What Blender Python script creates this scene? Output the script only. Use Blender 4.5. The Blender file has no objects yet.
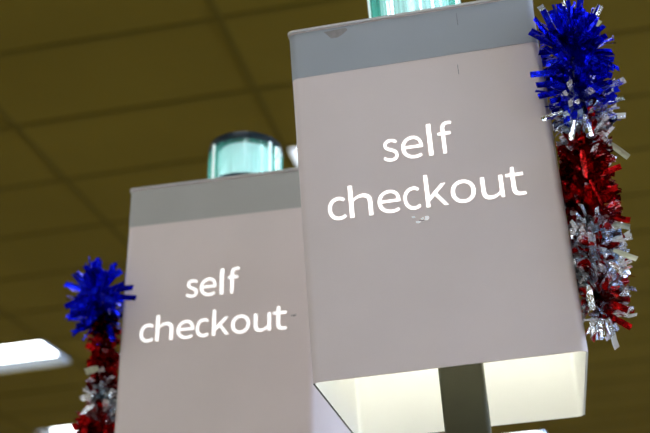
import bpy, bmesh, math, random
from mathutils import Matrix, Vector

S = bpy.context.scene
COL = S.collection
Z0 = 1.925                     # height of the near sign box's lower rim above the floor

# ------------------------------------------------------------------ helpers
def link(o, parent=None):
    COL.objects.link(o)
    if parent is not None:
        o.parent = parent
    return o

def obj(name, bm, mats, parent=None, smooth=False, mat=None):
    me = bpy.data.meshes.new(name)
    bmesh.ops.recalc_face_normals(bm, faces=bm.faces)
    bm.to_mesh(me); bm.free()
    for m in (mats if isinstance(mats, (list, tuple)) else [mats]):
        me.materials.append(m)
    if smooth:
        for p in me.polygons: p.use_smooth = True
        try: me.set_sharp_from_angle(angle=math.radians(35))
        except Exception: pass
    o = bpy.data.objects.new(name, me)
    link(o, parent)
    if mat is not None: o.matrix_local = mat
    return o

def empty(name, loc, label, cat, group=None):
    o = bpy.data.objects.new(name, None)
    o.empty_display_size = 0.05
    link(o); o.location = loc
    o['label'] = label; o['category'] = cat
    if group: o['group'] = group
    return o

def struct(name, bm, mats):
    o = obj(name, bm, mats); o['kind'] = 'structure'; return o

def box(bm, x0, x1, y0, y1, z0, z1, mi=0):
    v = [bm.verts.new(p) for p in ((x0,y0,z0),(x1,y0,z0),(x1,y1,z0),(x0,y1,z0),(x0,y0,z1),(x1,y0,z1),(x1,y1,z1),(x0,y1,z1))]
    fs = []
    for q in ((3,2,1,0),(4,5,6,7),(0,1,5,4),(1,2,6,5),(2,3,7,6),(3,0,4,7)):
        f = bm.faces.new([v[i] for i in q]); f.material_index = mi; fs.append(f)
    return fs

def rrect(x0, x1, y0, y1, r, n=6):
    pts = []
    for cx, cy, a in ((x1-r,y0+r,-90),(x1-r,y1-r,0),(x0+r,y1-r,90),(x0+r,y0+r,180)):
        for i in range(n+1):
            t = math.radians(a + 90*i/n)
            pts.append((cx + r*math.cos(t), cy + r*math.sin(t)))
    return pts

def prism(bm, pts, z0, z1, mi=0, cap=True):
    lo = [bm.verts.new((x,y,z0)) for x,y in pts]; hi = [bm.verts.new((x,y,z1)) for x,y in pts]
    n = len(pts)
    for i in range(n):
        f = bm.faces.new((lo[i], lo[(i+1)%n], hi[(i+1)%n], hi[i])); f.material_index = mi
    if cap:
        for L in (lo[::-1], hi):
            f = bm.faces.new(L); f.material_index = mi

def sleeve(bm, outer, inner, z0, z1, mo=0, mi=1, mr=2, light_rim=False):
    n = len(outer)
    R = [[bm.verts.new((x,y,z)) for x,y in P] for P, z in ((outer,z0),(outer,z1),(inner,z1),(inner,z0))]
    for a, b, m in ((0,1,mo),(1,2,mo),(2,3,mi),(3,0,mr)):
        for i in range(n):
            f = bm.faces.new((R[a][i], R[a][(i+1)%n], R[b][(i+1)%n], R[b][i])); f.material_index = m
            if light_rim and a == 3 and (outer[i][1] < .0045 or (outer[i][0] > .2755 and outer[i][1] < .28)): f.material_index = mo if outer[i][1] < .0045 else mi

def lathe(bm, prof, cx, cy, n=64, ribs=None, mi=0):
    rings = []
    for r, z, rib in prof:
        ring = []
        for i in range(n):
            a = 2*math.pi*i/n
            rr = r + (rib if i % 2 else 0)
            ring.append(bm.verts.new((cx+rr*math.cos(a), cy+rr*math.sin(a), z)))
        rings.append(ring)
    for k in range(len(rings)-1):
        for i in range(n):
            f = bm.faces.new((rings[k][i], rings[k][(i+1)%n], rings[k+1][(i+1)%n], rings[k+1][i])); f.material_index = mi
    return rings

def tube(bm, pts, r, n=8):
    rings = []
    for k, p in enumerate(pts):
        d = (pts[min(k+1,len(pts)-1)] - pts[max(k-1,0)]).normalized()
        u = d.orthogonal().normalized(); w = d.cross(u)
        rings.append([bm.verts.new(p + r*(math.cos(2*math.pi*i/n)*u + math.sin(2*math.pi*i/n)*w)) for i in range(n)])
    for k in range(len(rings)-1):
        for i in range(n):
            bm.faces.new((rings[k][i], rings[k][(i+1)%n], rings[k+1][(i+1)%n], rings[k+1][i]))
    bm.faces.new(rings[0][::-1]); bm.faces.new(rings[-1])

# ------------------------------------------------------------------ materials
def mat(name, col, rough=0.5, metal=0.0, emis=None, es=0.0, var=0.0, scale=30.0, bump=0.0, bscale=200.0, spec=None):
    m = bpy.data.materials.new(name); m.use_nodes = True
    nt = m.node_tree; b = nt.nodes['Principled BSDF']
    b.inputs['Base Color'].default_value = (*col, 1)
    b.inputs['Roughness'].default_value = rough
    b.inputs['Metallic'].default_value = metal
    if spec is not None: b.inputs['Specular IOR Level'].default_value = spec
    if emis:
        b.inputs['Emission Color'].default_value = (*emis, 1); b.inputs['Emission Strength'].default_value = es
    tc = nt.nodes.new('ShaderNodeTexCoord')
    if var:
        n = nt.nodes.new('ShaderNodeTexNoise'); n.inputs['Scale'].default_value = scale; n.inputs['Detail'].default_value = 6
        nt.links.new(tc.outputs['Object'], n.inputs['Vector'])
        r = nt.nodes.new('ShaderNodeValToRGB')
        r.color_ramp.elements[0].position = 0.3; r.color_ramp.elements[1].position = 0.7
        r.color_ramp.elements[0].color = (*[c*(1-var) for c in col], 1)
        r.color_ramp.elements[1].color = (*[min(1, c*(1+var)) for c in col], 1)
        nt.links.new(n.outputs['Fac'], r.inputs['Fac']); nt.links.new(r.outputs['Color'], b.inputs['Base Color'])
    if bump:
        n = nt.nodes.new('ShaderNodeTexNoise'); n.inputs['Scale'].default_value = bscale; n.inputs['Detail'].default_value = 4
        nt.links.new(tc.outputs['Object'], n.inputs['Vector'])
        bp = nt.nodes.new('ShaderNodeBump'); bp.inputs['Strength'].default_value = bump; bp.inputs['Distance'].default_value = 0.001
        nt.links.new(n.outputs['Fac'], bp.inputs['Height']); nt.links.new(bp.outputs['Normal'], b.inputs['Normal'])
    return m

M = {}
M['paint'] = mat('grey_pink_powder_coat', (0.79, 0.675, 0.64), 0.42, var=0.03, scale=9, bump=0.10, bscale=500)
M['band'] = mat('blue_grey_film', (0.365, 0.39, 0.415), 0.45, var=0.03, scale=12, bump=0.05, bscale=500)
M['band_warm_lit'] = mat('warm_lit_grey_film', (0.44, 0.425, 0.395), 0.45, var=0.03, scale=12, bump=0.05, bscale=500)  # far sign's film, with the warmer tint of its lighting put into the colour
M['edge'] = mat('bare_rim', (0.10, 0.085, 0.055), 0.6)
M['lip'] = mat('lid_paint', (0.60, 0.56, 0.53), 0.5, var=0.06, scale=60)
M['inner'] = mat('white_inner_paint', (0.90, 0.90, 0.865), 0.35, var=0.015, scale=8)
M['letter'] = mat('backlit_acrylic', (0.9, 0.88, 0.86), 0.4, emis=(1.0, 0.965, 0.94), es=1.15)
M['pole'] = mat('dark_anodised_metal', (0.045, 0.043, 0.020), 0.5, metal=0.0, var=0.08, scale=25, spec=0.3)
M['black'] = mat('black_plastic', (0.010, 0.020, 0.028), 0.35, spec=0.2)
M['tube'] = mat('lamp_tube_glow', (1, 1, 0.95), 0.4, emis=(1.0, 0.985, 0.88), es=21.0)
M['bulb'] = mat('beacon_bulb_glow', (1, 1, 1), 0.4, emis=(0.93, 0.93, 1.0), es=0.88)
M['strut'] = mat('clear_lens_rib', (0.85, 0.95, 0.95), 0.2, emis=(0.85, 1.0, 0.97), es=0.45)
M['chip'] = mat('bare_metal_chip', (0.27, 0.245, 0.225), 0.5, var=0.15, scale=200)
M['scuff'] = mat('white_scuff_glow', (0.95, 0.95, 0.95), 0.5, emis=(1.0, 0.97, 0.95), es=0.35)  # scuff, with a glow put in for light leaking through the scratched face
M['darkscuff'] = mat('dark_scuff', (0.13, 0.12, 0.11), 0.6)
M['diffuser'] = mat('ceiling_light_diffuser', (1, 1, 1), 0.5, emis=(0.90, 0.96, 1.0), es=13.0)
M['housing'] = mat('ceiling_light_housing', (0.10, 0.11, 0.12), 0.5)
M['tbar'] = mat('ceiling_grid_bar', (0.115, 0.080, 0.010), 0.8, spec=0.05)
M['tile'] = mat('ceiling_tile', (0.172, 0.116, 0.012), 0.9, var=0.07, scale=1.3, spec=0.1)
M['floor'] = mat('vinyl_floor', (0.42, 0.40, 0.36), 0.35, var=0.08, scale=3)
M['wall'] = mat('painted_wall', (0.45, 0.40, 0.33), 0.8, var=0.04, scale=2)
M['frame'] = mat('added_window_frame_metal', (0.2, 0.2, 0.2), 0.4, metal=0.6)
M['cord'] = mat('garland_cord', (0.10, 0.10, 0.12), 0.5, metal=0.5)

def foil(name, col, rough, alt=None):
    m = mat(name, col, rough, metal=1.0)
    nt = m.node_tree; b = nt.nodes['Principled BSDF']
    tc = nt.nodes.new('ShaderNodeTexCoord'); n = nt.nodes.new('ShaderNodeTexNoise')
    n.inputs['Scale'].default_value = 55; n.inputs['Detail'].default_value = 3
    nt.links.new(tc.outputs['Object'], n.inputs['Vector'])
    r = nt.nodes.new('ShaderNodeValToRGB')
    r.color_ramp.elements[0].position = 0.42; r.color_ramp.elements[1].position = 0.60
    r.color_ramp.elements[0].color = (*col, 1); r.color_ramp.elements[1].color = (*(alt or col), 1)
    nt.links.new(n.outputs['Fac'], r.inputs['Fac']); nt.links.new(r.outputs['Color'], b.inputs['Base Color'])
    bn = nt.nodes.new('ShaderNodeTexNoise'); bn.inputs['Scale'].default_value = 330; bn.inputs['Detail'].default_value = 2
    nt.links.new(tc.outputs['Object'], bn.inputs['Vector'])
    bp = nt.nodes.new('ShaderNodeBump'); bp.inputs['Strength'].default_value = 0.55; bp.inputs['Distance'].default_value = 0.002
    nt.links.new(bn.outputs['Fac'], bp.inputs['Height']); nt.links.new(bp.outputs['Normal'], b.inputs['Normal'])
    return m
M['blue'] = foil('blue_foil', (0.004, 0.004, 0.45), 0.18, (0.010, 0.025, 0.95))
M['red'] = foil('red_foil', (0.22, 0.002, 0.003), 0.18, (0.70, 0.010, 0.010))
M['silver'] = foil('silver_foil', (0.93, 0.93, 0.95), 0.12, (0.72, 0.83, 0.92))
M['pale'] = mat('pale_foil_back', (0.62, 0.63, 0.45), 0.4, metal=0.35, bump=0.3)

# beacon lens: ribbed teal-tinted plastic
def lens_mat():
    m = bpy.data.materials.new('teal_beacon_lens'); m.use_nodes = True
    nt = m.node_tree; nt.nodes.clear()
    out = nt.nodes.new('ShaderNodeOutputMaterial')
    tr = nt.nodes.new('ShaderNodeBsdfTransparent'); tr.inputs['Color'].default_value = (0.80, 0.96, 0.95, 1)
    tl = nt.nodes.new('ShaderNodeBsdfTranslucent'); tl.inputs['Color'].default_value = (0.16, 0.74, 0.60, 1)
    gl = nt.nodes.new('ShaderNodeBsdfGlossy'); gl.inputs['Roughness'].default_value = 0.08
    gl.inputs['Color'].default_value = (0.9, 1, 1, 1)
    lw = nt.nodes.new('ShaderNodeLayerWeight'); lw.inputs['Blend'].default_value = 0.30
    mx = nt.nodes.new('ShaderNodeMixShader'); mx2 = nt.nodes.new('ShaderNodeMixShader')
    nt.links.new(lw.outputs['Facing'], mx.inputs['Fac'])
    nt.links.new(tr.outputs[0], mx.inputs[1]); nt.links.new(tl.outputs[0], mx.inputs[2])
    mx2.inputs['Fac'].default_value = 0.14
    nt.links.new(mx.outputs[0], mx2.inputs[1]); nt.links.new(gl.outputs[0], mx2.inputs[2])
    nt.links.new(mx2.outputs[0], out.inputs['Surface'])
    return m
M['lens'] = lens_mat()

def glass_mat():
    m = bpy.data.materials.new('added_window_glass'); m.use_nodes = True
    nt = m.node_tree; nt.nodes.clear()
    out = nt.nodes.new('ShaderNodeOutputMaterial')
    tr = nt.nodes.new('ShaderNodeBsdfTransparent'); gl = nt.nodes.new('ShaderNodeBsdfGlossy'); gl.inputs['Roughness'].default_value = 0.02
    mx = nt.nodes.new('ShaderNodeMixShader'); mx.inputs['Fac'].default_value = 0.06
    nt.links.new(tr.outputs[0], mx.inputs[1]); nt.links.new(gl.outputs[0], mx.inputs[2]); nt.links.new(mx.outputs[0], out.inputs['Surface'])
    return m
M['glass'] = glass_mat()

# ------------------------------------------------------------------ the shop: floor, walls, ceiling grid
CW, CD = 1.138, 0.61            # ceiling grid cell
GX, GY = -0.79, 4.055           # one grid corner
CZ = 1.60 + 2.64                # ceiling height
IX0, IX1, IY0, IY1 = -11, 11, -17, 21
X0, X1, Y0, Y1 = GX+IX0*CW, GX+IX1*CW, GY+IY0*CD, GY+IY1*CD
def is_light(i, j): return i % 3 == 0 and j % 4 == 0

bm = bmesh.new(); box(bm, X0, X1, Y0, Y1, -0.1, 0.0); struct('floor', bm, M['floor'])
bm = bmesh.new()
for i in range(IX0, IX1):
    for j in range(IY0, IY1):
        if is_light(i, j): continue
        x, y = GX+i*CW, GY+j*CD
        v = [bm.verts.new(p) for p in ((x,y,CZ),(x,y+CD,CZ),(x+CW,y+CD,CZ),(x+CW,y,CZ))]
        bm.faces.new(v)
bmesh.ops.remove_doubles(bm, verts=bm.verts, dist=1e-4)
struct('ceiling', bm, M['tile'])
bm = bmesh.new()
for i in range(IX0, IX1+1): box(bm, GX+i*CW-.012, GX+i*CW+.012, Y0, Y1, CZ-.006, CZ+.03)
for j in range(IY0, IY1+1): box(bm, X0, X1, GY+j*CD-.012, GY+j*CD+.012, CZ-.0062, CZ+.03)
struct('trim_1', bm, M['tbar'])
T = 0.15; TOP = CZ + 0.2
bm = bmesh.new(); box(bm, X0-T, X0, Y0-T, Y1+T, -.1, TOP); struct('wall_left', bm, M['wall'])
bm = bmesh.new(); box(bm, X0, X1, Y1, Y1+T, -.1, TOP); struct('wall_back', bm, M['wall'])
bm = bmesh.new(); box(bm, X0, X1, Y0-T, Y0, -.1, TOP); struct('wall_front', bm, M['wall'])
# right wall opening and window, added to let in bluish side light
wy0, wy1, wz0, wz1 = -7.5, 7.5, 0.35, 3.3
bm = bmesh.new()
box(bm, X1, X1+T, Y0-T, wy0, -.1, TOP); box(bm, X1, X1+T, wy1, Y1+T, -.1, TOP)
box(bm, X1, X1+T, wy0, wy1, -.1, wz0); box(bm, X1, X1+T, wy0, wy1, wz1, TOP)
struct('wall_right', bm, M['wall'])
bm = bmesh.new()
for k in range(7):
    y = wy0 + (wy1-wy0)*k/6; box(bm, X1+.03, X1+.11, max(wy0, y-.03), min(wy1, y+.03), wz0, wz1)
box(bm, X1+.03, X1+.11, wy0, wy1, wz0, wz0+.06); box(bm, X1+.03, X1+.11, wy0, wy1, wz1-.06, wz1)
wf = struct('added_window_1', bm, M['frame'])
bm = bmesh.new(); box(bm, X1+.065, X1+.072, wy0+.01, wy1-.01, wz0+.01, wz1-.01); obj('added_window_pane', bm, M['glass'], wf)

# ceiling lights recessed in the grid
bm = bmesh.new()
DEP = 0.075; r0 = 0.014
xa, xb, ya, yb = r0, CW-.045, r0, CD-r0
ia, ib, ja, jb = xa+.03, xb-.03, ya+.03, yb-.03
lo = [bm.verts.new(p) for p in ((xa,ya,0),(xb,ya,0),(xb,yb,0),(xa,yb,0))]
hi = [bm.verts.new(p) for p in ((ia,ja,DEP),(ib,ja,DEP),(ib,jb,DEP),(ia,jb,DEP))]
to = [bm.verts.new(p) for p in ((xa,ya,DEP+.03),(xb,ya,DEP+.03),(xb,yb,DEP+.03),(xa,yb,DEP+.03))]
for i in range(4):
    bm.faces.new((lo[i], hi[i], hi[(i+1)%4], lo[(i+1)%4])); bm.faces.new((lo[i], lo[(i+1)%4], to[(i+1)%4], to[i]))
bm.faces.new(to)
hme = bpy.data.meshes.new('housing'); bm.to_mesh(hme); bm.free(); hme.materials.append(M['housing'])
bm = bmesh.new(); box(bm, ia-.002, ib+.002, ja-.002, jb+.002, DEP-.004, DEP+.004)
dme = bpy.data.meshes.new('diffuser'); bm.to_mesh(dme); bm.free(); dme.materials.append(M['diffuser'])
LIGHT_LABELS = {
    (-3, 4): 'white ceiling light glowing at the left edge, lower left of the blue tinsel',
    (-3, 8): 'ceiling light at the lower left, half hidden behind the tinsel of the far sign',
    (0, 0): 'recessed white ceiling light peeking out between the teal beacon and the near sign box',
    (0, 12): 'distant recessed ceiling light just below the open bottom of the near sign',
}
for i in range(IX0, IX1):
    for j in range(IY0, IY1):
        if not is_light(i, j): continue
        lab = LIGHT_LABELS.get((i, j), 'recessed white ceiling light over the shop floor, outside the picture')
        t = empty('ceiling_light', (GX+i*CW, GY+j*CD, CZ), lab, 'ceiling light', 'recessed lights in the ceiling grid')
        h = bpy.data.objects.new('housing', hme); link(h, t)
        d = bpy.data.objects.new('diffuser', dme); link(d, t)

# ------------------------------------------------------------------ the two signs
W, D, H = 0.280, 0.298, 0.418
BZ = 0.355                       # lower edge of the blue-grey band
A, B = Vector((0, 0, Z0)), Vector((-0.341558, 0.34214626, Z0+0.00831562))
RT2 = Matrix(((0.99674108, 0.05978215, 0.05415998), (-0.06304395, 0.99616528, 0.06066454), (-0.05032564, -0.0638813, 0.99668777)))
HEAD1 = Matrix.Translation(A)
HEAD2 = Matrix.Translation(B) @ RT2.to_4x4()

GLY = {"s":[[[0.0819,-0.0046],[0.1063,-0.0016],[0.1256,0.0064],[0.1395,0.0187],[0.148,0.0341],[0.1509,0.0518],[0.1476,0.0707],[0.1385,0.0847],[0.1254,0.0951],[0.1098,0.103],[0.0931,0.1096],[0.0807,0.1144],[0.0695,0.1195],[0.0604,0.1255],[0.0544,0.133],[0.0522,0.1425],[0.0535,0.1512],[0.0577,0.1587],[0.0646,0.1648],[0.0746,0.1687],[0.0875,0.1702],[0.0972,0.1693],[0.1062,0.167],[0.1147,0.1634],[0.1228,0.1587],[0.1306,0.1534],[0.146,0.1733],[0.1366,0.1801],[0.1259,0.1861],[0.1139,0.1908],[0.1009,0.1939],[0.0872,0.195],[0.0644,0.1923],[0.0461,0.1847],[0.0328,0.1731],[0.0245,0.1583],[0.0217,0.1411],[0.0249,0.1238],[0.0335,0.1105],[0.0461,0.1003],[0.0611,0.0925],[0.077,0.0861],[0.0896,0.0813],[0.1014,0.0757],[0.1112,0.0689],[0.1179,0.0605],[0.1204,0.0501],[0.119,0.0407],[0.1145,0.0325],[0.1071,0.026],[0.0966,0.0218],[0.083,0.0203],[0.07,0.0214],[0.0581,0.0244],[0.0472,0.0292],[0.0367,0.0355],[0.0266,0.0431],[0.0112,0.0217],[0.0228,0.0132],[0.0361,0.006],[0.0505,0.0004],[0.0659,-0.0033]]],"e":[[[0.1092,-0.0046],[0.124,-0.0036],[0.1375,-0.0009],[0.1499,0.0032],[0.1612,0.0085],[0.1716,0.0147],[0.1604,0.0361],[0.1517,0.0309],[0.1427,0.0267],[0.1334,0.0236],[0.1234,0.0217],[0.1127,0.021],[0.0925,0.024],[0.0756,0.0327],[0.0624,0.0466],[0.0536,0.065],[0.0497,0.0875],[0.1779,0.0875],[0.1783,0.0906],[0.1787,0.094],[0.179,0.0977],[0.1792,0.1016],[0.1793,0.1057],[0.176,0.1359],[0.1665,0.1606],[0.1511,0.1792],[0.1299,0.191],[0.1033,0.195],[0.0778,0.1906],[0.0546,0.1776],[0.0357,0.1569],[0.0229,0.1291],[0.0182,0.0949],[0.0228,0.0605],[0.0356,0.0328],[0.0553,0.0124],[0.0803,-0.0002]],[[0.0494,0.1103],[0.0539,0.131],[0.0625,0.1475],[0.0742,0.1595],[0.0883,0.1669],[0.104,0.1695],[0.1203,0.167],[0.1335,0.1597],[0.1432,0.1478],[0.1492,0.1312],[0.1513,0.1103]]],"l":[[[0.0658,-0.0046],[0.0707,-0.0044],[0.0748,-0.004],[0.0784,-0.0033],[0.0815,-0.0026],[0.0844,-0.0018],[0.0798,0.0228],[0.078,0.0224],[0.0753,0.0221],[0.0732,0.0221],[0.0704,0.0225],[0.068,0.024],[0.0661,0.0267],[0.0649,0.0305],[0.0644,0.0357],[0.0644,0.2787],[0.0322,0.2787],[0.0322,0.0378],[0.0334,0.0231],[0.0372,0.0113],[0.0437,0.0026],[0.0532,-0.0027]]],"f":[[[0.0116,0.1642],[0.0375,0.1642],[0.0375,0.0],[0.0693,0.0],[0.0693,0.1642],[0.1096,0.1642],[0.1096,0.1901],[0.0693,0.1901],[0.0693,0.2202],[0.0704,0.2335],[0.0736,0.244],[0.0789,0.2516],[0.0865,0.2562],[0.0963,0.2577],[0.1004,0.2575],[0.1047,0.2569],[0.109,0.2558],[0.1134,0.2543],[0.1176,0.2525],[0.1246,0.2773],[0.1191,0.2793],[0.1131,0.2809],[0.1066,0.2822],[0.0998,0.283],[0.0928,0.2833],[0.0725,0.2804],[0.057,0.2723],[0.046,0.2593],[0.0396,0.2419],[0.0375,0.2206],[0.0375,0.1901],[0.0116,0.1884]]],"c":[[[0.1071,-0.0046],[0.1206,-0.0035],[0.1337,-0.0004],[0.1462,0.0045],[0.158,0.0111],[0.1688,0.0193],[0.1548,0.041],[0.1472,0.035],[0.1389,0.0298],[0.1299,0.0257],[0.1202,0.023],[0.1099,0.0221],[0.0904,0.0254],[0.0741,0.0351],[0.0617,0.0503],[0.0539,0.0705],[0.0511,0.0949],[0.054,0.1193],[0.0622,0.1396],[0.0749,0.1549],[0.0915,0.1647],[0.111,0.1681],[0.1195,0.1673],[0.1275,0.1651],[0.135,0.1616],[0.1421,0.1571],[0.1488,0.1516],[0.1649,0.1726],[0.1564,0.1795],[0.1469,0.1856],[0.136,0.1906],[0.1236,0.1938],[0.1096,0.195],[0.0813,0.1907],[0.0562,0.178],[0.0363,0.1575],[0.023,0.1296],[0.0182,0.0949],[0.0226,0.0603],[0.035,0.0327],[0.0541,0.0123],[0.0785,-0.0003]]],"h":[[[0.0322,0.0],[0.0644,0.0],[0.0644,0.138],[0.0752,0.1484],[0.0852,0.1565],[0.095,0.1623],[0.1051,0.1658],[0.1162,0.167],[0.1297,0.1652],[0.1398,0.1594],[0.1469,0.1495],[0.151,0.1352],[0.1523,0.1162],[0.1523,0.0],[0.1842,0.0],[0.1842,0.1204],[0.182,0.1468],[0.1752,0.1676],[0.1638,0.1827],[0.1474,0.1919],[0.1261,0.195],[0.1112,0.1934],[0.0977,0.1889],[0.0853,0.1819],[0.0738,0.1732],[0.063,0.1632],[0.0644,0.2024],[0.0644,0.2787],[0.0322,0.2787]]],"k":[[[0.0322,0.0],[0.0637,0.0],[0.0637,0.0501],[0.0994,0.0917],[0.1551,0.0],[0.1898,0.0],[0.118,0.1134],[0.1814,0.1901],[0.1457,0.1901],[0.0651,0.09],[0.0637,0.2787],[0.0322,0.2787]]],"o":[[[0.1061,-0.0046],[0.1331,-0.0003],[0.1571,0.0123],[0.1765,0.0327],[0.1893,0.0603],[0.194,0.0949],[0.1893,0.1296],[0.1765,0.1575],[0.1571,0.178],[0.1331,0.1907],[0.1061,0.195],[0.0791,0.1907],[0.055,0.178],[0.0357,0.1575],[0.0229,0.1296],[0.0182,0.0949],[0.0229,0.0603],[0.0357,0.0327],[0.055,0.0123],[0.0791,-0.0003]],[[0.1061,0.0221],[0.0877,0.0254],[0.0725,0.0351],[0.061,0.0503],[0.0537,0.0705],[0.0511,0.0949],[0.0537,0.1193],[0.061,0.1396],[0.0725,0.1549],[0.0877,0.1647],[0.1061,0.1681],[0.1245,0.1647],[0.1398,0.1549],[0.1514,0.1396],[0.1588,0.1193],[0.1614,0.0949],[0.1588,0.0705],[0.1514,0.0503],[0.1398,0.0351],[0.1245,0.0254]]],"u":[[[0.0879,-0.0046],[0.1026,-0.003],[0.116,0.0016],[0.1282,0.0088],[0.1397,0.0183],[0.1506,0.0298],[0.1541,0.0],[0.1807,0.0],[0.1807,0.1901],[0.1488,0.1901],[0.1488,0.0553],[0.1383,0.0434],[0.1285,0.0343],[0.1187,0.028],[0.1085,0.0243],[0.0973,0.0231],[0.0839,0.025],[0.0739,0.0307],[0.0669,0.0405],[0.0629,0.0547],[0.0616,0.0735],[0.0616,0.1901],[0.0294,0.1901],[0.0294,0.0697],[0.0316,0.0433],[0.0384,0.0225],[0.0499,0.0076],[0.0663,-0.0015]]],"t":[[[0.0917,-0.0046],[0.0989,-0.0042],[0.1062,-0.0031],[0.1134,-0.0015],[0.1204,0.0004],[0.1271,0.0025],[0.1208,0.0266],[0.1168,0.025],[0.1125,0.0236],[0.1079,0.0224],[0.1034,0.0216],[0.0991,0.0214],[0.0876,0.0229],[0.0792,0.0275],[0.0737,0.035],[0.0706,0.0451],[0.0697,0.0578],[0.0697,0.1642],[0.1215,0.1642],[0.1215,0.1901],[0.0697,0.1901],[0.0697,0.2437],[0.0431,0.2437],[0.0396,0.1901],[0.0095,0.1884],[0.0095,0.1642],[0.0378,0.1642],[0.0378,0.0588],[0.0396,0.0376],[0.0452,0.02],[0.0554,0.0068],[0.0707,-0.0016]]]}
GLY['l'] = [[(0, 0), (.0300, 0), (.0300, .2787), (0, .2787)]]
def inset(loop, dx, dy):
    area = sum(a[0]*b[1]-b[0]*a[1] for a, b in zip(loop, loop[1:]+loop[:1]))
    out = []
    n = len(loop)
    for i in range(n):
        p, a, b = Vector(loop[i]), Vector(loop[i-1]), Vector(loop[(i+1) % n])
        d1, d2 = (p-a).normalized(), (b-p).normalized()
        n1, n2 = Vector((-d1.y, d1.x)), Vector((-d2.y, d2.x))
        m = n1+n2; m = m/max(.5, m.dot(n1)) if m.length > 1e-6 else n1
        out.append((p.x + m.x*dx, p.y + m.y*dy, area))
    return out
def inset_glyph(ch):
    loops = GLY[ch]
    areas = [sum(a[0]*b[1]-b[0]*a[1] for a, b in zip(L, L[1:]+L[:1])) for L in loops]
    k = max(range(len(loops)), key=lambda i: abs(areas[i]))
    res = []
    for i, L in enumerate(loops):
        sg = 1 if areas[i] > 0 else -1
        if i != k: sg = -sg
        res.append([(x, y) for x, y, _ in inset(L, .0034*sg, .0012*sg)])
    return res
for ch in GLY:
    if ch != 'l': GLY[ch] = inset_glyph(ch)
GE = {ch: (min(p[0] for L in Ls for p in L), max(p[0] for L in Ls for p in L)) for ch, Ls in GLY.items()}
WORDS = [('checkout', 0.1752, [(.0303,.0509),(.0537,.0799),(.0846,.1103),(.1126,.1317),(.1363,.1609),(.1636,.1911),(.196,.2207),(.2230,.2434)]),
         ('self', 0.2353, [(.0958,.1133),(.1161,.1405),(.1453,.1512),(.1568,.1741)])]
SC = 0.0375/0.2787

def letter_mesh(ch, xa, xb, base):
    g0, g1 = GE[ch]; sx = (xb-xa)/(g1-g0)
    cu = bpy.data.curves.new('letter', 'CURVE'); cu.dimensions = '2D'; cu.fill_mode = 'BOTH'; cu.extrude = 0.0004
    for loop in GLY[ch]:
        sp = cu.splines.new('POLY'); sp.points.add(len(loop)-1); sp.use_cyclic_u = True
        for p, (x, y) in zip(sp.points, loop): p.co = (xa + (x-g0)*sx, base + y*SC, 0, 1)
    t = bpy.data.objects.new('tmp', cu)
    me = bpy.data.meshes.new_from_object(t)
    bpy.data.objects.remove(t); bpy.data.curves.remove(cu)
    me.transform(Matrix.Rotation(math.radians(90), 4, 'X')); me.transform(Matrix.Translation((0, -0.0003, 0)))
    me.name = 'letter'; me.materials.clear(); me.materials.append(M['letter'])
    return me
LETTERS = [letter_mesh(ch, a+.0006, b-.0006, base) for w, base, ext in WORDS for ch, (a, b) in zip(w, ext)]

def blob(bm, cx, cz, pts, y=-0.0004):
    lo = [bm.verts.new((cx+px, -0.0001+0.0, cz+pz)) for px, pz in pts]; hi = [bm.verts.new((cx+px, y, cz+pz)) for px, pz in pts]
    n = len(pts); bm.faces.new(hi)
    for i in range(n): bm.faces.new((lo[i], lo[(i+1)%n], hi[(i+1)%n], hi[i]))

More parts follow.
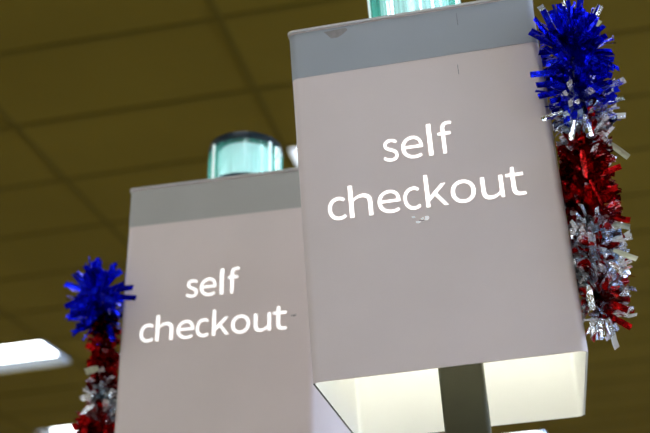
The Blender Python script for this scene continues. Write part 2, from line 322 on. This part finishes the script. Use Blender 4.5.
def sign(head, floor_xy, label, marks):
    root = empty('checkout_sign', (floor_xy[0], floor_xy[1], 0), label, 'sign', 'illuminated signs on poles')
    inv = Matrix.Translation((-floor_xy[0], -floor_xy[1], 0))
    L = inv @ head
    # box
    bm = bmesh.new(); sleeve(bm, rrect(0, W, 0, D, .009), rrect(.0022, W-.0022, .0022, D-.0022, .007), 0, H-.003, light_rim=True)
    shell = obj('sign_box', bm, [M['paint'], M['inner'], M['edge']], root, True, L)
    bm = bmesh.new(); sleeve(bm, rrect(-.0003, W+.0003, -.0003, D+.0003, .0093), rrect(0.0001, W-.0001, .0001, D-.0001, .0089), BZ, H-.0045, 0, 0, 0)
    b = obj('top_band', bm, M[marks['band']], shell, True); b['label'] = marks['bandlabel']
    bm = bmesh.new()
    prism(bm, rrect(-.0016, W+.0016, -.0016, D+.0016, .0075), H-.003, H)
    lid = obj('lid', bm, [M['lip']], root, True, L)
    bm = bmesh.new()
    prism(bm, rrect(.003, W-.003, .003, D-.003, .004), H-.0055, H-.0032)
    obj('inner_panel', bm, M['inner'], lid)
    for me in LETTERS:
        o = bpy.data.objects.new('letter', me); link(o, shell)
    # lamps inside
    for xx in (0.062, 0.222):
        bm = bmesh.new(); tube(bm, [Vector((xx, .15, .14)), Vector((xx, .15, .40))], .008, 12)
        obj('lamp_tube', bm, M['tube'], root, True, L)
        bm = bmesh.new(); box(bm, xx-.014, xx+.014, .136, .164, .40, H-.0056)
        obj('lamp_holder', bm, M['lip'], root, False, L)
    # beacon
    bx, by, bz = 0.1405+marks['bdx'], 0.149, H+marks['bz']
    R_, hh = 0.0585, marks.get('bh', 0.070)
    bm = bmesh.new()
    lathe(bm, [(0.0001,bz-.010,0),(R_-.006,bz-.010,0),(R_,bz-.006,0),(R_,bz,0),(R_-.004,bz,0),(R_-.004,bz+.001,0),(0.0001,bz+.001,0)], bx, by, 64)
    beacon = obj('beacon', bm, M['black'], root, True, L)
    bm = bmesh.new()
    lathe(bm, [(.020,H,0),(.020,bz-.010,0)], bx, by, 32)
    lathe(bm, [(.0001,H+.006,0),(.034,H+.006,0),(.034,H,0)], bx, by, 32)
    obj('stem', bm, M['black'], beacon, True)
    bm = bmesh.new()
    lathe(bm, [(R_-.001,bz,.0016),(R_-.001,bz+hh,.0016),(R_-.0035,bz+hh,0),(R_-.0035,bz,0),(R_-.001,bz,.0016)], bx, by, 120)
    o = obj('lens', bm, M['lens'], beacon); o['label'] = 'ribbed teal lens'
    bm = bmesh.new()
    lathe(bm, [(0.0001,bz+.001,0),(.043,bz+.001,0),(.044,bz+.002,0),(.044,bz+hh-.002,0),(.043,bz+hh,0),(0.0001,bz+hh,0)], bx, by, 48)
    obj('bulb', bm, M['bulb'], beacon, True)
    bm = bmesh.new()
    lathe(bm, [(R_-.004,bz+hh-.001,0),(R_+.0008,bz+hh-.001,0),(R_+.0012,bz+hh+.002,0),(R_-.001,bz+hh+.0115,0),(R_-.008,bz+hh+.015,0),(0.0001,bz+hh+.017,0)], bx, by, 64)
    o = obj('cap', bm, M['black'], beacon, True); o['label'] = 'dark cap'
    for deg in marks['struts']:
        a = math.radians(deg); c, s = math.cos(a), math.sin(a)
        bm = bmesh.new(); ps = []
        for rr, ww in ((R_+.0018, .0022), (R_-.0005, .0026)):
            ps.append([(bx+rr*c - ww*s, by+rr*s + ww*c), (bx+rr*c + ww*s, by+rr*s - ww*c)])
        prism(bm, [ps[0][0], ps[0][1], ps[1][1], ps[1][0]], bz-.001, bz+hh)
        obj('lens_rib', bm, M['strut'], beacon)
    # pole (upright) from the floor into the box
    pc = head @ Vector((0.1455, 0.150, 0.0)); px, py = pc.x-floor_xy[0], pc.y-floor_xy[1]
    top = (head @ Vector((0.14, .15, H-.03))).z
    bm = bmesh.new()
    out = []
    w = .0247
    prism(bm, rrect(px-w, px+w, py-w, py+w, .0045, 5), 0.012, top)
    obj('pole', bm, M['pole'], root, True)
    bm = bmesh.new(); prism(bm, rrect(px-.15, px+.15, py-.15, py+.15, .02), 0.0, 0.012)
    obj('base_plate', bm, M['pole'], root, True)
    for kind, cx, cz, pts in marks['marks']:
        bm = bmesh.new(); blob(bm, cx, cz, [(p*1.25, q*1.25) for p, q in pts] if kind == 'scuff' else pts)
        o = obj('scratch' if kind != 'chip' else 'paint_chip', bm, M[kind], shell)
    return root

mm = 0.001
marks1 = {'band': 'band', 'bandlabel': 'blue-grey band round the top of the box', 'bdx': 0, 'bz': 0.054, 'struts': (-165, -15, 60, 120), 'marks': [
    ('chip', .0555, .4050, [(-14*mm,5*mm),(12*mm,6*mm),(14*mm,3*mm),(9*mm,-1*mm),(2*mm,-5*mm),(-6*mm,-5*mm),(-9*mm,-1*mm)]),
    ('scuff', .1215, .1660, [(-1.5*mm,.8*mm),(1.2*mm,.9*mm),(2*mm,-.5*mm),(-.4*mm,-.4*mm)]),
    ('scuff', .1262, .1598, [(-2*mm,.9*mm),(.5*mm,1.1*mm),(2.4*mm,.2*mm),(.6*mm,-.9*mm),(-1.4*mm,-.6*mm)]),
    ('scuff', .1317, .1628, [(-2.2*mm,.4*mm),(.4*mm,1.6*mm),(.9*mm,-.1*mm),(-.8*mm,-.6*mm)]),
    ('scuff', .1352, .1628, [(-1.2*mm,2*mm),(1.9*mm,2.1*mm),(2.6*mm,.2*mm),(.6*mm,-1.6*mm),(-1.9*mm,-1.2*mm),(-.6*mm,.1*mm)]),
    ('darkscuff', .1300, .1612, [(-3*mm,.5*mm),(3*mm,.3*mm),(3*mm,-.2*mm),(-3*mm,.1*mm)]),
    ('darkscuff', .1945, .3990, [(-.25*mm,8*mm),(.2*mm,8*mm),(.3*mm,-8*mm),(-.2*mm,-8*mm)]),
    ('darkscuff', .1885, .3350, [(-.2*mm,6*mm),(.2*mm,6*mm),(.3*mm,-6*mm),(-.3*mm,-6*mm)]),
]}
marks2 = {'band': 'band_warm_lit', 'bandlabel': 'grey band round the top of the box', 'bh': .062, 'bdx': -0.012, 'bz': 0.056, 'struts': (-130, -32, -9), 'marks': [
    ('darkscuff', .2515, .1935, [(-5*mm,1.2*mm),(0,.3*mm),(4*mm,1.2*mm),(4.5*mm,-.5*mm),(0,-1.2*mm)]),
]}
c1 = HEAD1 @ Vector((0.1455, .15, 0)); c2 = HEAD2 @ Vector((0.1455, .15, 0))
sign(HEAD1, (c1.x, c1.y), 'nearer, larger self checkout sign box on a dark pole, glowing underneath', marks1)
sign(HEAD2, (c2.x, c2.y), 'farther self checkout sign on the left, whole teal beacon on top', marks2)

# ------------------------------------------------------------------ tinsel garlands
def garland(seed, head, core, zones, extra, label, side, wid, dens, rad, ball=.14):
    """core: points in the sign's own frame; zones: (t, {colour: weight}); side +1 = hangs on the right wall."""
    rnd = random.Random(seed)
    top = head @ core[0]; low = head @ core[-1]
    root = empty('tinsel_garland', low, label, 'tinsel garland')
    inv = Matrix.Translation(-low)
    # resample the core
    seg = []; tot = 0
    for a, b in zip(core, core[1:]): seg.append((tot, a, b)); tot += (b-a).length
    def at(t):
        s = max(0, min(1, t))*tot
        for s0, a, b in seg:
            if s <= s0+(b-a).length+1e-9: return a.lerp(b, (s-s0)/(b-a).length), (b-a).normalized()
        return core[-1], (core[-1]-core[-2]).normalized()
    bms = {}
    E = .0032
    def fix(p, front):
        if p.z > H+.006 or p.y > D+E: return p
        if front:
            return Vector((p.x, min(p.y, -E), p.z)) if -E < p.x < W+E else p
        if side > 0: return Vector((max(p.x, W+.0009), p.y, p.z))
        return Vector((min(p.x, -.0009), p.y, p.z))
    def strip(cname, p, r, ln, w, sidev, bend, tw, n=5, amp=.0009, front=None):
        nrm = r.cross(sidev).normalized()
        bm = bms.setdefault(cname, bmesh.new()); prev = None
        fr = p.y < .008 and r.y < -.25
        if front is not None: fr = front
        for i in range(n+1):
            q = i/n
            c = p + r*(ln*q) + nrm*(bend*ln*q*q + rnd.gauss(0, amp))
            sv = (sidev*math.cos(tw*q)+nrm*math.sin(tw*q))*(w/2*(.6+.4*min(1, q*3)))
            vs = [bm.verts.new(fix(c-sv, fr)), bm.verts.new(fix(c + nrm*w*.10, fr)), bm.verts.new(fix(c+sv, fr))]
            if prev:
                bm.faces.new((prev[0], prev[1], vs[1], vs[0])); bm.faces.new((prev[1], prev[2], vs[2], vs[1]))
            prev = vs
    inv_view = (head.inverted() @ Vector((0.2141, -1.1812, Z0-.3247)))
    for ei, (cname, a, b) in enumerate(extra):
        if cname == 'pale': cname = 'pale_%d' % ei
        a, b = Vector(a), Vector(b); r = b-a; ln = r.length; r.normalize()
        face = (inv_view-a).normalized() + Vector((rnd.gauss(0,.3), rnd.gauss(0,.3), rnd.gauss(0,.3)))
        strip(cname, a, r, ln, wid*rnd.uniform(.85, 1.1), r.cross(face).normalized(), rnd.gauss(0,.08), rnd.gauss(0,.25), 5, .0005, b.y < -.012)
    N = int(dens*tot)
    for k in range(N):
        t = (k+rnd.random())/N
        if k < N*ball: t = 0.0 + rnd.random()**2*.10
        if k > N*0.97: t = 1.0 - rnd.random()*.02
        p, d = at(t)
        for zt, wts, rs in zones:
            if t + rnd.gauss(0, .018) <= zt: break
        cname = rnd.choices(list(wts), list(wts.values()))[0]
        u = d.orthogonal().normalized(); v = d.cross(u)
        # keep strips pointing mostly clear of the wall
        for _ in range(12):
            a = rnd.uniform(0, 2*math.pi)
            tilt = rnd.gauss(0, .35)
            if t < .04: tilt = rnd.uniform(-1.45, .5)
            if t > .975: tilt = rnd.uniform(0, 1.2)
            r = (u*math.cos(a)+v*math.sin(a))*math.cos(tilt) + d*math.sin(tilt)
            if r.x*side > -0.95: break
        ln = rad*rs*rnd.uniform(.72, 1.12)*(1.1 if t < .05 else 1)
        w = wid*rnd.uniform(.75, 1.2)
        sidev = r.cross(d if rnd.random() < .45 else Vector((rnd.gauss(0,1), rnd.gauss(0,1), rnd.gauss(0,1)))).normalized()
        strip(cname, p, r, ln, w, sidev, rnd.gauss(0, .25), rnd.gauss(0, .6))
    bm = bmesh.new(); tube(bm, [at(i/30)[0] for i in range(31)], .0022, 8)
    obj('cord', bm, M['cord'], root, True, inv @ head)
    for cname, bm in bms.items():
        me = bpy.data.meshes.new('fringe'); bm.to_mesh(me); bm.free()
        me.materials.append(M[cname.split('_')[0]])
        o = bpy.data.objects.new(cname.split('_')[0]+'_fringe', me); link(o, root); o.matrix_local = inv @ head
        if cname.startswith('pale'): o.name = 'foil_strip'; o['label'] = 'pale greenish foil strip'; continue
        o['label'] = {'blue': 'shiny blue foil strips', 'red': 'shiny red foil strips', 'silver': 'shiny silver foil strips'}[cname.split('_')[0]] + (' in the ' + cname.split('_')[1] + ' of the garland' if '_' in cname else '')
    return root

V = Vector
EXTRA1 = [('blue',(0.302, -0.002, 0.3447),(0.2895, -0.01, 0.3872)),('blue',(0.3088, -0.007, 0.3469),(0.3098, -0.015, 0.3829)),('blue',(0.3199, 0.0, 0.3554),(0.3232, 0.0, 0.3923)),('blue',(0.3241, -0.002, 0.3471),(0.3368, -0.01, 0.3745)),('blue',(0.2943, -0.014, 0.3055),(0.2641, -0.022, 0.3026)),('blue',(0.2927, -0.012, 0.2945),(0.2687, -0.02, 0.2894)),('blue',(0.2921, -0.01, 0.2834),(0.269, -0.018, 0.277)),('blue',(0.2897, -0.008, 0.3498),(0.2727, -0.016, 0.3597)),('blue',(0.3312, -0.002, 0.3231),(0.3489, -0.01, 0.3079)),('blue',(0.3315, -0.002, 0.3394),(0.3484, -0.01, 0.338)),('blue',(0.3312, 0.0, 0.3092),(0.3509, 0.0, 0.2983)),('blue',(0.3082, -0.022, 0.3133),(0.2945, -0.03, 0.3211)),('blue',(0.3197, -0.022, 0.2844),(0.3334, -0.03, 0.2657)),('silver_top',(0.3165, 0.02, 0.3849),(0.3169, 0.02, 0.418)),('silver_top',(0.3289, 0.0, 0.3576),(0.3524, 0.0, 0.3829)),('pale',(0.3323, 0.01, 0.3578),(0.3505, 0.01, 0.3764)),('silver_top',(0.3334, 0.003, 0.3509),(0.3456, -0.005, 0.3541)),('silver_top',(0.2979, 0.01, 0.3784),(0.2893, 0.01, 0.405)),('silver_upper',(0.2927, -0.012, 0.258),(0.2693, -0.02, 0.2483)),('silver_upper',(0.3403, 0.003, 0.2845),(0.3631, -0.005, 0.2898)),('silver_upper',(0.3328, 0.0, 0.2647),(0.3593, 0.0, 0.2724)),('silver_upper',(0.331, 0.0, 0.2529),(0.3575, 0.0, 0.2485)),('pale',(0.3342, -0.002, 0.2205),(0.3506, -0.01, 0.1966)),('silver_upper',(0.3139, -0.022, 0.2459),(0.3142, -0.03, 0.2149)),('silver_upper',(0.3029, -0.022, 0.2418),(0.2959, -0.03, 0.2156)),('red_middle',(0.3205, 0.0, 0.1862),(0.3439, 0.0, 0.1907)),('red_middle',(0.3167, 0.0, 0.1616),(0.3353, 0.0, 0.169)),('red_middle',(0.3048, -0.022, 0.2064),(0.3037, -0.03, 0.1732)),('red_middle',(0.3084, -0.012, 0.1759),(0.3173, -0.02, 0.1429)),('red_middle',(0.3192, 0.0, 0.1386),(0.342, 0.0, 0.1296)),('pale',(0.3189, 0.01, 0.1348),(0.342, 0.01, 0.1269)),('pale',(0.3201, -0.002, 0.1),(0.341, -0.01, 0.0844)),('silver_lower',(0.321, 0.0, 0.1116),(0.3413, 0.0, 0.1131)),('silver_lower',(0.3142, -0.012, 0.0842),(0.3249, -0.02, 0.067)),('silver_lower',(0.2885, -0.022, 0.0597),(0.2882, -0.03, 0.0331)),('red_lower',(0.3078, -0.002, 0.03),(0.3244, -0.01, 0.014)),('red_lower',(0.3084, 0.0, 0.0453),(0.3245, 0.0, 0.0358)),('red_lower',(0.3038, -0.012, 0.0557),(0.3193, -0.02, 0.0447)),('silver_lower',(0.3038, -0.002, 0.0295),(0.3068, -0.01, 0.007)),('silver_lower',(0.2971, -0.002, 0.0304),(0.2953, -0.01, 0.0074)),('silver_lower',(0.2909, 0.0, 0.0349),(0.286, 0.0, 0.0157))]
EXTRA2 = [('blue',(-0.038, -0.002, 0.2697),(-0.0341, -0.01, 0.3033)),('blue',(-0.0394, -0.012, 0.2658),(-0.0428, -0.02, 0.2938)),('blue',(-0.0518, -0.002, 0.2681),(-0.0701, -0.01, 0.2886)),('blue',(-0.0559, -0.002, 0.2624),(-0.0856, -0.01, 0.2716)),('blue',(-0.05, -0.012, 0.2471),(-0.077, -0.02, 0.2316)),('blue',(-0.0487, -0.007, 0.2413),(-0.0705, -0.015, 0.2193)),('blue',(-0.0318, -0.022, 0.2292),(-0.0345, -0.03, 0.1983)),('blue',(-0.0239, -0.012, 0.2642),(0.0012, -0.02, 0.2796)),('blue',(-0.0093, -0.022, 0.2495),(0.0259, -0.03, 0.2455)),('blue',(-0.0116, -0.022, 0.2406),(0.0344, -0.03, 0.2297)),('blue',(-0.0217, -0.012, 0.2365),(0.0044, -0.02, 0.2158)),('blue',(-0.0231, -0.037, 0.242),(-0.0436, -0.045, 0.2425)),('blue',(-0.0168, -0.037, 0.2383),(0.0059, -0.045, 0.2209)),('blue',(-0.0204, -0.037, 0.2447),(-0.0092, -0.045, 0.2613)),('red_middle',(-0.0352, 0.0, 0.1707),(-0.048, 0.0, 0.1792)),('silver_middle',(-0.0341, 0.0, 0.1056),(-0.053, 0.0, 0.1014)),('silver_middle',(-0.0299, 0.0, 0.0911),(-0.0469, 0.0, 0.0826)),('red_lower',(-0.034, 0.0, 0.0704),(-0.0596, 0.0, 0.0612)),('pale',(-0.0284, 0.0, 0.1438),(-0.046, 0.0, 0.1395))]
garland(7, HEAD1, [V(p) for p in ((0.3139, -0.005, 0.340), (0.3126, 0.0, 0.3062), (0.3142, 0.008, 0.2671), (0.3090, 0.015, 0.2246), (0.3045, 0.018, 0.1681), (0.3035, 0.02, 0.1114), (0.3005, 0.02, 0.0514), (0.3000, 0.02, 0.0400))],
        [(.205, {'blue': 1}, 1.0), (.27, {'silver_upper': .6, 'blue': .4}, .95), (.36, {'silver_upper': .85, 'red_middle': .15}, .78),
         (.66, {'red_middle': .93, 'silver_upper': .07}, .76), (.90, {'silver_lower': .82, 'red_lower': .18}, .80), (9, {'silver_lower': .5, 'red_lower': .5}, .72)], EXTRA1,
        'blue, silver and red foil tinsel garland hanging down the right edge of the nearer sign', 1, .0070, 4300, .044)
garland(11, HEAD2, [V(p) for p in ((-0.0350, -0.004, 0.2530), (-0.0361, 0.002, 0.2434), (-0.0303, 0.02, 0.207), (-0.031, 0.03, 0.1732), (-0.031, 0.03, 0.129), (-0.032, 0.03, 0.0931), (-0.032, 0.03, 0.0506), (-0.032, 0.03, 0.02))],
        [(.15, {'blue': 1}, 1.05), (.26, {'red_middle': .65, 'blue': .35}, .55), (.55, {'red_middle': .94, 'silver_middle': .06}, .55), (.72, {'silver_middle': .95, 'red_middle': .05}, .6), (9, {'red_lower': .7, 'silver_lower': .3}, .75)], EXTRA2,
        'blue, red and silver foil tinsel garland hanging down the left edge of the farther sign', -1, .0088, 3200, .044, .11)

# ------------------------------------------------------------------ camera, daylight, exposure
cam = bpy.data.cameras.new('camera'); co = bpy.data.objects.new('camera', cam); link(co)
cam.sensor_width = 36.0; cam.lens = 1203.27/650*36.0; cam.clip_start = 0.05; cam.clip_end = 200
co.matrix_world = Matrix(((0.98024235, 0.13539838, 0.14419504, 0.21409167),
                          (0.18517011, -0.37183103, -0.90964483, -1.18117119),
                          (-0.06954825, 0.918373, -0.38955626, Z0-0.32470778), (0, 0, 0, 1)))
cam.dof.use_dof = True; cam.dof.focus_distance = 1.27; cam.dof.aperture_fstop = 5.6
S.camera = co
w = bpy.data.worlds.new('sky'); S.world = w; w.use_nodes = True
bg = w.node_tree.nodes['Background']; bg.inputs['Color'].default_value = (0.50, 0.66, 1.0, 1); bg.inputs['Strength'].default_value = 12.0  # bluish sky light, coming in through the added window
vs = S.view_settings
vs.view_transform = 'Standard'; vs.look = 'None'; vs.gamma = 1.0; vs.exposure = 0.0; vs.use_curve_mapping = False
S.cycles.max_bounces = 10; S.cycles.transparent_max_bounces = 16
